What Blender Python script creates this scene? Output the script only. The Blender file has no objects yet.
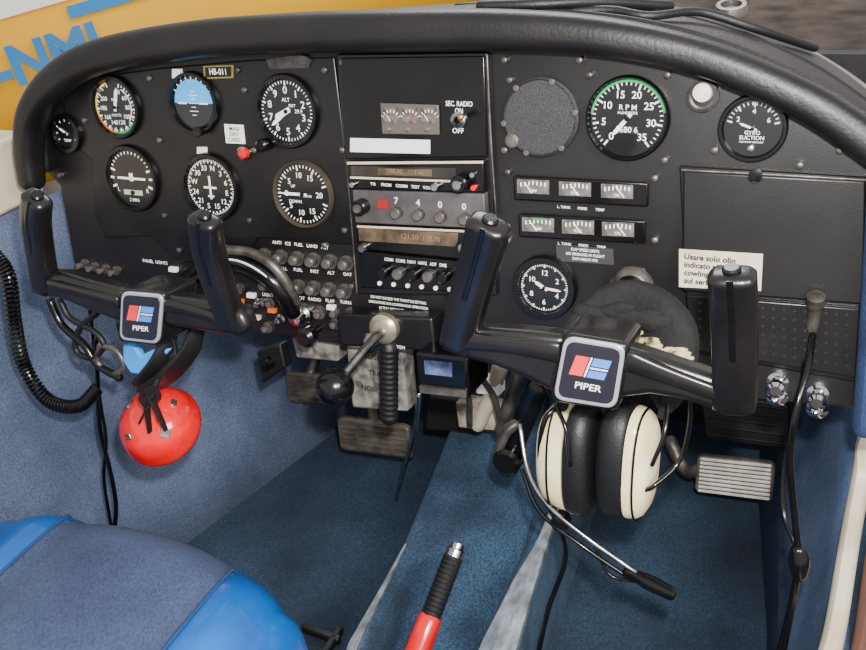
import bpy, math, random
from math import sin, cos, pi, radians as rad
from mathutils import Vector, Matrix
random.seed(3)
V = Vector
# ---------------------------------------------------------------- camera frame
FP = 900.0
psi, th, rho, tau = rad(27), rad(30), .115, rad(10)
R0 = V((cos(psi), sin(psi), 0)); F = V((-sin(psi)*cos(th), cos(psi)*cos(th), -sin(th))); U0 = R0.cross(F)
R2 = R0*cos(rho) - U0*sin(rho); U2 = U0*cos(rho) + R0*sin(rho)
O = V((0, 0, .42)); C = O - F*1.0
PX = V((1, 0, 0)); PU = V((0, sin(tau), cos(tau))); N = V((0, -cos(tau), sin(tau)))
def ray(u, v): return F + R2*((u-433)/FP) + U2*((325-v)/FP)
def P(u, v, d=0.):
    r = ray(u, v); return C + r*(((O+N*d)-C).dot(N)/r.dot(N))
def Z(u, v, z=0.):
    r = ray(u, v); return C + r*((z-C.z)/r.z)
def Q(u, v, t): return C + ray(u, v)*t
def M(u, v, r, d=0.): return (P(u, v-r, d)-P(u, v+r, d)).length/2

# ---------------------------------------------------------------- materials
def lin(c):
    o = []
    for x in c:
        x /= 255.; o.append(x/12.92 if x <= .04045 else ((x+.055)/1.055)**2.4)
    return o
MC = {}
def mat(name, c, rough=.5, metal=0., c2=None, scale=40, bump=0., bscale=300, coat=0., emit=0., detail=4, lo=.35, hi=.65, fib=None, sheen=0., st=None):
    if name in MC: return MC[name]
    m = bpy.data.materials.new(name); m.use_nodes = True; nt = m.node_tree; b = nt.nodes['Principled BSDF']
    tc = nt.nodes.new('ShaderNodeTexCoord'); no = nt.nodes.new('ShaderNodeTexNoise')
    no.inputs['Scale'].default_value = scale; no.inputs['Detail'].default_value = detail
    nt.links.new(tc.outputs['Object'], no.inputs['Vector'])
    cr_ = nt.nodes.new('ShaderNodeValToRGB'); a = lin(c); d = lin(c2) if c2 else [x*.85 for x in a]
    cr_.color_ramp.elements[0].position = lo; cr_.color_ramp.elements[1].position = hi
    cr_.color_ramp.elements[0].color = (*d, 1); cr_.color_ramp.elements[1].color = (*a, 1)
    nt.links.new(no.outputs['Fac'], cr_.inputs['Fac']); col = cr_.outputs['Color']
    if fib:
        n3 = nt.nodes.new('ShaderNodeTexNoise'); n3.inputs['Scale'].default_value = fib[0]; n3.inputs['Detail'].default_value = 2
        if st:
            vm = nt.nodes.new('ShaderNodeVectorMath'); vm.operation = 'MULTIPLY'; vm.inputs[1].default_value = st
            nt.links.new(tc.outputs['Object'], vm.inputs[0]); nt.links.new(vm.outputs[0], n3.inputs['Vector'])
        else: nt.links.new(tc.outputs['Object'], n3.inputs['Vector'])
        r3 = nt.nodes.new('ShaderNodeValToRGB')
        r3.color_ramp.elements[0].position = .36; r3.color_ramp.elements[1].position = .66
        k0, k1 = fib[1], fib[2]; r3.color_ramp.elements[0].color = (k0, k0, k0, 1); r3.color_ramp.elements[1].color = (k1, k1, k1, 1)
        nt.links.new(n3.outputs['Fac'], r3.inputs['Fac']); mx = nt.nodes.new('ShaderNodeVectorMath'); mx.operation = 'MULTIPLY'
        nt.links.new(col, mx.inputs[0]); nt.links.new(r3.outputs['Color'], mx.inputs[1])
        col = mx.outputs[0]
    nt.links.new(col, b.inputs['Base Color'])
    b.inputs['Roughness'].default_value = rough; b.inputs['Metallic'].default_value = metal
    b.inputs['Coat Weight'].default_value = coat; b.inputs['Coat Roughness'].default_value = .08
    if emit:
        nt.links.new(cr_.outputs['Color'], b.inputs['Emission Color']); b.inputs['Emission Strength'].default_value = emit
    if bump:
        n2 = nt.nodes.new('ShaderNodeTexNoise'); n2.inputs['Scale'].default_value = bscale; n2.inputs['Detail'].default_value = 3
        bp = nt.nodes.new('ShaderNodeBump'); bp.inputs['Strength'].default_value = bump; bp.inputs['Distance'].default_value = .002
        nt.links.new(tc.outputs['Object'], n2.inputs['Vector']); nt.links.new(n2.outputs['Fac'], bp.inputs['Height']); nt.links.new(bp.outputs['Normal'], b.inputs['Normal'])
    MC[name] = m; return m
PANEL = mat('panel_black', (28, 25, 26), .36, c2=(16, 14, 15), scale=9, bump=.08, bscale=900)
PLATE = mat('plate_black', (25, 23, 24), .31, c2=(14, 13, 14), scale=14, bump=.05, bscale=700)
SMOOTHB = mat('smooth_black_plastic', (14, 13, 14), .2, c2=(7, 7, 8), scale=30, bump=.03, bscale=500)
YOKEM = mat('yoke_plastic', (24, 21, 21), .3, c2=(13, 12, 12), scale=25, bump=.05, bscale=700, coat=.2)
RUBBER = mat('black_rubber', (18, 17, 18), .5, bump=.2, bscale=500)
FACE = mat('dial_black', (18, 18, 20), .25, c2=(12, 12, 14), coat=.6)
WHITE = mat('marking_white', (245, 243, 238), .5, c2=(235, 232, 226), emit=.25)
HOOD = mat('glareshield_vinyl', (24, 21, 21), .42, c2=(13, 11, 11), scale=12, bump=.16, bscale=260)
DECK = mat('deck_vinyl', (48, 42, 41), .5, c2=(20, 17, 17), scale=14, bump=.4)
SILVER = mat('brushed_metal', (205, 205, 205), .22, 1., c2=(150, 148, 145), scale=60)
CHROME = mat('chrome', (235, 235, 238), .1, 1., c2=(205, 205, 210))
GREYM = mat('grey_metal', (118, 112, 106), .38, .6, c2=(72, 67, 62), scale=50, bump=.2)
KNOBG = mat('grey_knob', (100, 94, 90), .3, .3, c2=(54, 50, 48), scale=60)
CREAM = mat('cream_plastic', (246, 238, 200), .3, c2=(228, 212, 160), scale=30, coat=.3, emit=.05)
RED = mat('red_plastic', (225, 4, 14), .18, c2=(195, 2, 10), scale=20, coat=.6)
BLUEV = mat('blue_vinyl', (2, 100, 185), .3, c2=(1, 72, 145), scale=8, bump=.12, bscale=200, coat=.25)
FABRIC = mat('seat_fabric', (62, 76, 106), .95, c2=(50, 62, 92), scale=12, bump=.6, bscale=900, fib=(1300, .55, 1.2, 1.), st=(1, .25, 1))
CARPET = mat('carpet_blue', (36, 57, 78), .98, c2=(12, 24, 40), scale=7, bump=1., bscale=700, detail=9, fib=(420, .55, 1.5, 1.), lo=.32, hi=.7)
WALLC = mat('wall_carpet', (92, 104, 130), .97, c2=(64, 76, 102), scale=9, bump=1., bscale=700, detail=9, fib=(520, .6, 1.2, 1.))
WALLB = mat('wall_carpet_blue', (76, 94, 124), .97, c2=(46, 66, 98), scale=12, bump=.8, bscale=600, detail=8, fib=(480, .6, 1.25, 1.))
POSTB = mat('post_cloth_blue', (38, 58, 96), .9, c2=(24, 40, 74), scale=30, bump=.5)
ORANGE = mat('amber', (225, 110, 20), .4)
GREEN = mat('green_mark', (20, 150, 80), .4, emit=.1)
YELLOW = mat('yellow_paint', (255, 190, 0), .6, c2=(250, 178, 0), scale=3)
WPAINT = mat('white_paint', (244, 242, 234), .4, c2=(228, 226, 218), scale=3, emit=.15)
BPAINT = mat('blue_paint', (10, 138, 205), .5, c2=(4, 124, 192), scale=3)
PAPER = mat('paper_label', (226, 214, 192), .7, c2=(202, 186, 160), scale=30)
INK = mat('ink', (14, 12, 14), .6)
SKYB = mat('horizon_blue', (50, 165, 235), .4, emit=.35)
BEIGE = mat('beige_paint', (214, 202, 180), .5, c2=(188, 172, 148), scale=12)
DISP = mat('display_dark', (44, 38, 34), .2, c2=(24, 21, 20), coat=.6)
DISPO = mat('display_amber', (98, 82, 62), .3, c2=(56, 46, 38), scale=60, coat=.5)
DIGIT = mat('dim_digits', (140, 112, 80), .4)
TRANS = mat('radio_face_grey', (84, 78, 79), .4, c2=(62, 58, 59), scale=30)

# ---------------------------------------------------------------- geometry
def cr(pts, n):
    pts = [tuple(p) for p in pts]
    if len(pts) < 3:
        a, b = pts; return [tuple(a[k]+(b[k]-a[k])*i/n for k in range(len(a))) for i in range(n+1)]
    e = [tuple(2*a-b for a, b in zip(pts[0], pts[1]))]+pts+[tuple(2*a-b for a, b in zip(pts[-1], pts[-2]))]
    out = []
    for i in range(1, len(e)-2):
        for s in range(n):
            t = s/n
            out.append(tuple(.5*(2*b+(c-a)*t+(2*a-5*b+4*c-d)*t*t+(3*b-a-3*c+d)*t**3) for a, b, c, d in zip(e[i-1], e[i], e[i+1], e[i+2])))
    out.append(pts[-1]); return out
def rq(c, f=.12, n=5):
    out = []; m = len(c)
    for i in range(m):
        a, b, d = c[i-1], c[i], c[(i+1) % m]
        s = (b[0]+(a[0]-b[0])*f, b[1]+(a[1]-b[1])*f); e = (b[0]+(d[0]-b[0])*f, b[1]+(d[1]-b[1])*f)
        for k in range(n+1):
            t = k/n; out.append(tuple((1-t)**2*s[j]+2*t*(1-t)*b[j]+t*t*e[j] for j in (0, 1)))
    return out
def sc(c, k):
    cu = sum(a for a, b in c)/len(c); cv = sum(b for a, b in c)/len(c); return [((a-cu)*k+cu, (b-cv)*k+cv) for a, b in c]
TXC = {}
class G:
    def __init__(s): s.v = []; s.f = []; s.m = []; s.k = 0
    def add(s, vs, fs):
        b = len(s.v); s.v += [V(x) for x in vs]
        for f in fs: s.f.append(tuple(b+i for i in f)); s.m.append(s.k)
        return s
    def prism(s, top, ext):
        n = len(top); top = [V(t) for t in top]
        return s.add(top+[t+ext for t in top], [tuple(range(n)), tuple(range(2*n-1, n-1, -1))]+[(i, i+n, (i+1) % n+n, (i+1) % n) for i in range(n)])
    def slab(s, px, d0, d1):
        top = [P(u, v, d1) for u, v in px]; return s.prism(top, -N*(d1-d0))
    def box(s, o, ex, ey, ez):
        vs = [o+ex*a+ey*b+ez*c for a in (-1, 1) for b in (-1, 1) for c in (-1, 1)]
        return s.add(vs, [(0, 1, 3, 2), (4, 6, 7, 5), (0, 4, 5, 1), (2, 3, 7, 6), (0, 2, 6, 4), (1, 5, 7, 3)])
    def lathe(s, o, ax, prof, seg=32):
        ax = ax.normalized(); x = ax.cross(V((0, 0, 1))) if abs(ax.z) < .9 else ax.cross(V((1, 0, 0)))
        x.normalize(); y = ax.cross(x); vs = []; fs = []; rings = []
        for r, h in prof:
            if r < 1e-7: rings.append([len(vs)]); vs.append(o+ax*h)
            else:
                rings.append(list(range(len(vs), len(vs)+seg)))
                vs += [o+ax*h+x*r*cos(2*pi*i/seg)+y*r*sin(2*pi*i/seg) for i in range(seg)]
        for a, b in zip(rings, rings[1:]):
            for i in range(seg):
                j = (i+1) % seg
                if len(a) == 1 and len(b) == 1: break
                if len(a) == 1: fs.append((a[0], b[i], b[j]))
                elif len(b) == 1: fs.append((a[i], b[0], a[j]))
                else: fs.append((a[i], b[i], b[j], a[j]))
        return s.add(vs, fs)
    def sweep(s, pts, n=6, seg=16, power=1., up=None, rnd=3):
        q = cr(pts, n); c = [V(p[:3]) for p in q]; T = []
        for i in range(len(c)):
            t = c[min(i+1, len(c)-1)]-c[max(i-1, 0)]
            T.append(t.normalized() if t.length > 1e-9 else V((0, 0, 1)))
        fr = []; ref = up
        if up is None:
            ref = V((0, 0, 1)) if abs(T[0].z) < .9 else V((1, 0, 0))
        S = T[0].cross(ref).normalized()
        for t in T:
            if up is None: S = (S-t*S.dot(t)).normalized()
            else: S = t.cross(up).normalized()
            fr.append((S, S.cross(t)))
        vs = []; fs = []; rings = []
        def ring(p, S, B, w, h):
            rings.append(list(range(len(vs), len(vs)+seg)))
            for i in range(seg):
                a = 2*pi*(i+.5)/seg; ca, sa = cos(a), sin(a)
                vs.append(p+S*w*math.copysign(abs(ca)**power, ca)+B*h*math.copysign(abs(sa)**power, sa))
        w, h = q[0][3:5]
        if rnd == -1:
            ring(c[0]-T[0]*.004, *fr[0], w-.005, h-.005); ring(c[0]-T[0]*.0025, *fr[0], w-.0018, h-.0018)
        for k in range(rnd, 0, -1):
            a = k/(rnd+.35)*pi/2; ring(c[0]-T[0]*min(w, h)*sin(a)*.8, *fr[0], w*cos(a), h*cos(a))
        for p, f, x in zip(c, fr, q): ring(p, *f, x[3], x[4])
        w, h = q[-1][3:5]
        if rnd == -1: ring(c[-1]+T[-1]*.003, *fr[-1], w-.003, h-.003)
        for k in range(1, rnd+1):
            a = k/(rnd+.35)*pi/2; ring(c[-1]+T[-1]*min(w, h)*sin(a)*.8, *fr[-1], w*cos(a), h*cos(a))
        for a, b in zip(rings, rings[1:]):
            for i in range(seg): fs.append((a[i], a[(i+1) % seg], b[(i+1) % seg], b[i]))
        fs.append(tuple(reversed(rings[0]))); fs.append(tuple(rings[-1]))
        return s.add(vs, fs)
    def tube(s, pts, r, n=6, seg=10):
        return s.sweep([(*p, r, r) for p in pts], n, seg, rnd=2)
    def ell(s, o, ax, seg=24, rings=14, power=1.):
        a, b, c = ax; vs = []; fs = []
        for j in range(rings+1):
            ph = -pi/2+pi*j/rings; cp = max(cos(ph), 1e-4)
            for i in range(seg):
                t = 2*pi*i/seg; sg = lambda x: math.copysign(abs(x)**power, x)
                vs.append(o+a*sg(cp)*sg(cos(t))+b*sg(cp)*sg(sin(t))+c*sg(sin(ph)))
        for j in range(rings):
            for i in range(seg):
                k = (i+1) % seg; fs.append((j*seg+i, j*seg+k, (j+1)*seg+k, (j+1)*seg+i))
        return s.add(vs, fs)
    def text(s, t, o, ex, ey, h, ax='CENTER', sx=1., bold=.010):
        key = (t, ax, bold)
        if key not in TXC:
            cu = bpy.data.curves.new('t', 'FONT'); cu.body = t; cu.align_x = ax; cu.align_y = 'CENTER'; cu.size = 1; cu.resolution_u = 3; cu.offset = bold
            ob = bpy.data.objects.new('t', cu); bpy.context.scene.collection.objects.link(ob)
            dg = bpy.context.evaluated_depsgraph_get(); me = bpy.data.meshes.new_from_object(ob.evaluated_get(dg))
            TXC[key] = ([x.co.copy() for x in me.vertices], [tuple(p.vertices) for p in me.polygons])
            bpy.data.objects.remove(ob); bpy.data.curves.remove(cu); bpy.data.meshes.remove(me)
        vs, fs = TXC[key]; k = h/.7
        return s.add([o+ex*(v.x*k*sx)+ey*(v.y*k) for v in vs], fs)
    def make(s, name, m, parent=None, smooth=38, bevel=0., label=None, cat=None, group=None, kind=None):
        me = bpy.data.meshes.new(name)
        lo = V([min(v[i] for v in s.v) for i in range(3)]); hi = V([max(v[i] for v in s.v) for i in range(3)])
        o = (lo+hi)/2
        me.from_pydata([v-o for v in s.v], [], s.f); ms = m if isinstance(m, (list, tuple)) else [m]
        for x in ms: me.materials.append(x)
        for p, k in zip(me.polygons, s.m): p.material_index = k
        if smooth:
            me.polygons.foreach_set('use_smooth', [True]*len(me.polygons)); me.set_sharp_from_angle(angle=rad(smooth))
        me.update(); ob = bpy.data.objects.new(name, me); bpy.context.scene.collection.objects.link(ob)
        ob.location = o
        if parent: ob.parent = parent; ob.location = o-V(PO[parent.name])
        if bevel:
            b = ob.modifiers.new('b', 'BEVEL'); b.width = bevel; b.segments = 3; b.limit_method = 'ANGLE'; b.angle_limit = rad(40)
        if label: ob['label'] = label
        if cat: ob['category'] = cat
        if group: ob['group'] = group
        if kind: ob['kind'] = kind
        PO[ob.name] = tuple(o)
        return ob
PO = {}
def thing(name, label, cat, o, group=None):
    e = bpy.data.objects.new(name, None); bpy.context.scene.collection.objects.link(e); e.location = o; e.empty_display_size = .02
    e['label'] = label; e['category'] = cat
    if group: e['group'] = group
    PO[e.name] = tuple(o); return e
def rows(lines, u, v, dv, h, d, m, parent, name='lettering', ax='CENTER', slope=.05, sx=1., bold=.010):
    g = G()
    for i, t in enumerate(lines): g.text(t, P(u, v+i*dv, d), PX, PU, M(u, v, h/2, d)*2, ax, sx, bold)
    return g.make(name, m, parent, smooth=0)

# ================================================================ STRUCTURE
G().add([V((-.75, -1.2, 0)), V((.75, -1.2, 0)), V((.75, .55, 0)), V((-.75, .55, 0)), V((-.75, -1.2, -.03)), V((.75, -1.2, -.03)), V((.75, .55, -.03)), V((-.75, .55, -.03))],
        [(0, 1, 2, 3), (7, 6, 5, 4), (0, 4, 5, 1), (1, 5, 6, 2), (2, 6, 7, 3), (3, 7, 4, 0)]).make('floor', CARPET, kind='structure')
wl = G()
LB = [(-.60, -1.1), (-.50, -.4), (-.436, -.05), (-.343, .294), (-.30, .5)]
vs = []; nz = 6
for i, (x, y) in enumerate(LB):
    for k in range(nz+1):
        t = k/nz; xt = -.605 if y < .1 else -.55
        vs.append(V((x+(xt-x)*(t**.8), y, .51*t)))
fs = [(i*(nz+1)+k, i*(nz+1)+k+1, (i+1)*(nz+1)+k+1, (i+1)*(nz+1)+k) for i in range(len(LB)-1) for k in range(nz)]
ob = wl.add(vs, fs).make('wall_left', WALLC, kind='structure')
sm = ob.modifiers.new('s', 'SOLIDIFY'); sm.thickness = .012; sm.offset = 1
G().prism([V((-.60, -1.1, .60)), V((-.60, .06, .60)), V((-.74, .06, .60)), V((-.74, -1.1, .60))], V((0, 0, -.09))).make('trim_1', BEIGE, kind='structure', bevel=.006)
RB = [(.43, -.9), (.405, -.2), (.389, .052), (.35, .305), (.33, .5)]; RT = [(.47, .2), (.455, .2), (.452, .2), (.455, .36), (.45, .45)]
vs = []
for (x, y), (xt, zt) in zip(RB, RT):
    for k in range(5): t = k/4; vs.append(V((x+(xt-x)*t**.8, y, zt*t)))
fs = [(i*5+k, (i+1)*5+k, (i+1)*5+k+1, i*5+k+1) for i in range(4) for k in range(4)]
ob = G().add(vs, fs).make('wall_right', WALLB, kind='structure'); sm = ob.modifiers.new('s', 'SOLIDIFY'); sm.thickness = .01; sm.offset = -1
g = G().sweep([(*Z(815, 700, .2), .010, .02), (*Z(833, 640, .2), .010, .02), (*Z(849, 545, .21), .010, .02), (*Z(861, 480, .23), .010, .02), (*Z(874, 420, .30), .010, .02)], 6, 12, .6, up=V((0, 0, 1)))
g.make('trim_2', BEIGE, kind='structure')
SEAL = mat('door_seal_brown', (96, 62, 50), .6)
g = G().sweep([(*Z(848, 700, .205), .007, .012), (*Z(861, 640, .205), .007, .012), (*Z(872, 560, .215), .007, .012), (*Z(886, 480, .235), .007, .012)], 6, 10, up=V((0, 0, 1)))
g.make('trim_3', SEAL, kind='structure')
G().sweep([(*P(884, 160, .02), .012, .02), (*P(878, 260, .02), .012, .02), (*P(872, 350, .02), .012, .02), (*P(866, 425, .02), .012, .02)], 6, 12, .7, up=N).make('trim_4', POSTB, kind='structure')
FW = mat('firewall_dark', (24, 22, 24), .7, c2=(12, 12, 14), scale=18, bump=.4, bscale=60)
G().box(V((0, .47, .3)), V((.62, 0, 0)), V((0, .01, 0)), V((0, 0, .3))).make('wall_front', FW, kind='structure')

# ================================================================ OUTSIDE
G().box(V((0, 4, -1.25)), V((12, 0, 0)), V((0, 12, 0)), V((0, 0, .05))).make('ground', mat('hangar_ground', (120, 106, 94), .8, c2=(62, 54, 48), scale=2.5, bump=.3, bscale=20), kind='structure')
A, B = Q(-330, 165, 2.6), Q(420, -60, 3.0); axd = (B-A).normalized(); cen = Q(60, 62, 2.8); cen = A+axd*((cen-A).dot(axd))
e1 = (C-cen); e1 = (e1-axd*e1.dot(axd)).normalized(); e2 = e1.cross(axd); e2 = e2 if e2.dot(U2) > 0 else -e2
t = thing('light_aircraft', 'parked yellow and white light aircraft with blue stripe and registration letters', 'aircraft', cen-e2*.3)
RR = .42; ctr = cen-e1*RR
pp = []
for k, r in ((-1.6, .36), (-.8, .41), (0, .42), (.8, .40), (1.6, .33), (2.6, .2)): pp.append((*(ctr+axd*k), r, r))
G().sweep(pp, 6, 40, up=e2, rnd=4).make('fuselage', YELLOW, t)
def patch(a0, a1, s0, s1, sk, m, name, rr=.004):
    g = G(); vs = []; fs = []; n = 24; na = 6
    for i in range(n+1):
        s_ = s0+(s1-s0)*i/n; r = (.42-.02*abs(s_)**1.2 if s_ < .8 else .40-.085*(s_-.8))+rr+.004
        for j in range(na+1):
            a = rad(a0+(a1-a0)*j/na+sk*s_); vs.append(ctr+axd*s_+e1*r*cos(a)+e2*r*sin(a))
    for i in range(n):
        for j in range(na): q = i*(na+1)+j; fs.append((q, q+1, q+na+2, q+na+1))
    return g.add(vs, fs).make(name, m, t)
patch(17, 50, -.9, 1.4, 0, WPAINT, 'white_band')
patch(9.5, 14.5, .08, 1.4, 0, BPAINT, 'blue_stripe', .008)
G().text('I-NMI', ctr+e1*(RR+.014)-axd*.045-e2*.018, axd, e2, .110, sx=1.0, bold=.04).make('registration_lettering', BPAINT, t, smooth=0)

# ================================================================ GLARESHIELD
hood = [(32, 182, .014, .016), (29, 150, .015, .018), (34, 112, .016, .02), (60, 78, .018, .022), (105, 55, .019, .022), (200, 39, .0195, .022), (300, 33, .0195, .022), (400, 31, .0195, .022), (500, 30, .0185, .022), (600, 36, .0165, .020), (700, 57, .0150, .016), (800, 98, .0150, .016), (866, 140, .0150, .016), (930, 189, .0150, .016)]
DH = .03
t = thing('glareshield', 'black padded vinyl glareshield curving over the instrument panel', 'dashboard hood', P(433, 30, DH))
g = G()
g.sweep([(*P(u, v, DH), a*1.0, b) for u, v, a, b in hood], 8, 24, .72, up=N)
g.make('padded_roll', HOOD, t)
def dd(u):
    tab = [(0, .01), (230, .015), (300, .12), (450, .28), (600, .30), (700, .30), (800, .26), (866, .22), (1000, .18)]
    for (a, x), (b, y) in zip(tab, tab[1:]):
        if a <= u <= b: return x+(y-x)*(u-a)/(b-a)
    return .08
hp = cr([(u, v) for u, v, a, b in hood], 4); vs = []; fs = []; far = []; row = {1: [], 2: [], 3: []}
for u, v in hp:
    p = P(u, v, DH)+PU*.006; L = dd(max(0, u))+.03
    for k in range(5):
        vs.append(p+V((0, L*k/4, -.06*(k/4)**2*L/.3)))
        if k in row and u > 420: row[k].append(vs[-1])
    far.append((u, vs[-1]))
for i in range(len(hp)-1):
    for k in range(4): q = i*5+k; fs.append((q, q+1, q+6, q+5))
ob = G().add(vs, fs).make('deck', DECK, t); sm = ob.modifiers.new('s', 'SOLIDIFY'); sm.thickness = .005; sm.offset = -1
fr = [p for u, p in far if u > 300]
G().tube([p+V((0, .01, .004)) for p in fr[::3]], .006, 4).make('windshield_rail', mat('grey_rail', (120, 112, 108), .45), t)
G().tube([p+V((0, -.03, .010)) for p in fr[::3]], .004, 4).make('windshield_seal', RUBBER, t)
G().tube([p+V((0, -.055, .010)) for p in fr[::3]], .0025, 4).make('windshield_bead', mat('tan_piping', (140, 122, 106), .5), t)
G().tube([p+V((0, 0, .001)) for p in row[1][::3]], .0022, 4).make('deck_ridge', GREYM, t)
G().tube([p+V((0, .01, .001)) for p in row[1][::3]], .005, 4).make('deck_ridge', RUBBER, t)
G().tube([p+V((0, 0, .001)) for p in row[2][::3]], .004, 4).make('deck_ridge', RUBBER, t)
G().tube([P(u, v-13, DH)+V((0, .025, .0)) for u, v, a, b in hood[5:]], .003, 6, 8).make('piping', RUBBER, t)
t = thing('deck_vent', 'round dark vent ring on top of the glareshield deck', 'vent', P(735, 14, 0))
G().lathe(Z(731, 12, P(733, 50, DH).z), V((0, -.2, 1)), [(.0, .004), (.010, .004), (.010, .008), (.014, .008), (.016, 0)], 28).make('vent_ring', GREYM, t)
t = thing('cable_bundle', 'loose black cable lying on the glareshield deck', 'cable', P(680, 20, DH)+V((0, .1, 0)))
zz = P(650, 45, DH).z+.01
G().tube([Z(560, 12, zz+.01), Z(610, 10, zz+.01), Z(650, 16, zz+.005), Z(700, 12, zz), Z(760, 30, zz-.02), Z(815, 48, zz-.05)], .004).make('cable', RUBBER, t)
G().tube([Z(480, 6, zz+.02), Z(540, 4, zz+.02), Z(600, 2, zz+.015), Z(670, 6, zz)], .005).make('cable', RUBBER, t)

# ================================================================ PANEL SHEET
low = [(40, 165), (60, 186), (76, 272), (160, 303), (255, 332), (345, 345), (440, 352), (520, 372), (600, 392), (700, 396), (862, 408), (872, 200)]
top = [(870, 140), (800, 97), (700, 58), (600, 38), (500, 33), (400, 34), (300, 36), (200, 42), (105, 58), (62, 81), (38, 112), (33, 150)]
t = thing('instrument_panel', 'black painted aluminium instrument panel with cutouts for gauges and radios', 'instrument panel', P(433, 340, 0))
G().slab(low+top, -.008, 0).make('panel_sheet', PANEL, t, bevel=.002)
G().slab([(62, 96), (84, 78), (160, 68), (250, 60), (334, 57), (344, 140), (352, 245), (258, 238), (240, 262), (178, 262), (150, 236), (106, 238), (95, 215), (92, 160), (70, 140)], 0, .004).make('floating_plate', PLATE, t, bevel=.0015)
G().slab([(336, 54), (487, 52), (492, 170), (497, 296), (358, 294)], 0, .006).make('radio_frame', PLATE, t, bevel=.0015)
G().tube([P(a, b, .0045) for a, b in ((338, 57), (345, 140), (351, 215), (357, 293))], .0012).make('frame_edge', GREYM, t)
G().tube([P(a, b, .006) for a, b in ((487, 55), (491, 140), (496, 215))], .0012).make('frame_edge', GREYM, t)
G().slab([(266, 60), (300, 54), (312, 60), (308, 68), (270, 69)], .004, .006).make('worn_patch', mat('worn_patch', (66, 62, 60), .6, c2=(34, 32, 32), scale=90, bump=.5), t)
g = G()
for u, v in [(343, 62), (480, 60), (343, 150), (481, 150), (352, 286), (100, 90), (150, 78), (238, 70), (325, 70), (325, 245), (85, 120), (180, 250), (505, 60), (505, 150), (668, 75), (840, 150), (508, 172), (655, 178), (655, 240), (508, 240), (690, 60), (580, 60), (800, 165), (60, 175), (345, 230), (160, 140), (165, 215), (255, 150), (245, 90), (715, 150), (790, 100), (590, 75), (665, 160), (510, 80), (250, 220)]:
    g.lathe(P(u, v, .004), N, [(.0032, -.004), (.0032, .003), (.002, .0038), (0, .0038)], 10)
g.make('screw', GREYM, t, kind='stuff')
rows(['ANTI   ICE   FUEL   LAND   ALT'], 300, 245, 8, 3.2, .005, WHITE, t)
rows(['DO NOT EXCEED THE THROTTLE SETTING', 'LIMITATIONS FOR CONTINUOUS OPERATION', 'AT FULL RICH IN THIS REGIME'], 398, 300, 5, 2.6, .0066, WHITE, t, sx=.8)
rows(['PANEL  LIGHTS'], 155, 262, 8, 3, .006, WHITE, t)

# ================================================================ DIALS
def pol(o, a, r, h): a = rad(a); return o+PX*sin(a)*r+PU*cos(a)*r+N*h
def arcg(g, o, a0, a1, r0, r1, h, n=24):
    vs = []; fs = []
    for i in range(n+1):
        a = a0+(a1-a0)*i/n; vs += [pol(o, a, r0, h), pol(o, a, r1, h)]
    for i in range(n): fs.append((2*i, 2*i+1, 2*i+3, 2*i+2))
    return g.add(vs, fs)
def dial(u, v, r, name, label, ticks=(), nums=(), numr=.68, ns=.2, needles=(), words=(), arcs=(), face=FACE, bez=1.2, cat='gauge', bm=SMOOTHB, extra=None):
    o = P(u, v, .004); rm = M(u, v, r); t = thing(name, label, cat, o)
    G().lathe(o, N, [(rm*bez, -.003), (rm*bez, .004), (rm*(bez-.05), .007), (rm*1.05, .007), (rm, .002), (rm*.99, .0015)], 48).make('bezel', bm, t)
    G().lathe(o, N, [(0, .002), (rm, .002)], 48).make('dial_face', face, t)
    g = G()
    for n, a0, a1, r0, r1, w in ticks:
        for i in range(n):
            a = a0+(a1-a0)*i/max(1, n-1); s = V(pol(o, a+90, 1, 0)-o)*w*rm*.55
            p, q = pol(o, a, r0*rm, .0026), pol(o, a, r1*rm, .0026); g.add([p-s, q-s, q+s, p+s], [(0, 1, 2, 3)])
    if g.v: g.make('scale_marks', WHITE, t, smooth=0)
    g = G()
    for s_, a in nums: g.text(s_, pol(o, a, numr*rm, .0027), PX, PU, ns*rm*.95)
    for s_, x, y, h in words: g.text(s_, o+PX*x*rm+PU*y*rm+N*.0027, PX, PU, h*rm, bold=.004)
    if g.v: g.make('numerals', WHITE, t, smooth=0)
    for a0, a1, r0, r1, m in arcs: arcg(G(), o, a0, a1, r0*rm, r1*rm, .0024).make('colour_arc', m, t, smooth=0)
    for k, (a, L, w, m) in enumerate(needles):
        d = pol(o, a, 1, 0)-o; s = pol(o, a+90, 1, 0)-o; h = .0035+.0006*k
        b = o+N*h
        G().prism([b-d*.15*rm-s*w*rm*.6, b-d*.15*rm+s*w*rm*.6, b+d*L*.8*rm+s*w*rm*.7, b+d*L*rm, b+d*L*.8*rm-s*w*rm*.7], -N*.0005).make('needle', m, t, smooth=0)
    if needles: G().lathe(o, N, [(.07*rm, .003), (.07*rm, .0055), (0, .0058)], 14).make('hub', SMOOTHB, t)
    if extra: extra(t, o, rm)
    return t
dial(68, 133, 14, 'temperature_gauge', 'small round black thermometer gauge at the panel edge', [(9, -120, 120, .8, .95, .06)], [], words=[('TEMP', 0, -.5, .2)], needles=[(-60, .7, .1, WHITE)], bez=1.35)
dial(117, 107, 26, 'airspeed_indicator', 'round airspeed dial with coloured arcs and white numerals', [(36, 20, 340, .84, .92, .03), (18, 20, 340, .78, .92, .05)],
     [(str(x), 20+(x-40)/20*35) for x in range(40, 220, 20)], .6, .17, [(14, .75, .1, WHITE)], [('KNOTS', 0, -.3, .1), ('MPH', 0, .28, .1)],
     [(40, 190, .93, 1., GREEN), (190, 250, .93, 1., ORANGE), (30, 130, .74, .78, WHITE), (-110, -20, .9, .98, mat('yellow_arc', (235, 200, 60), .4))])
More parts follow.
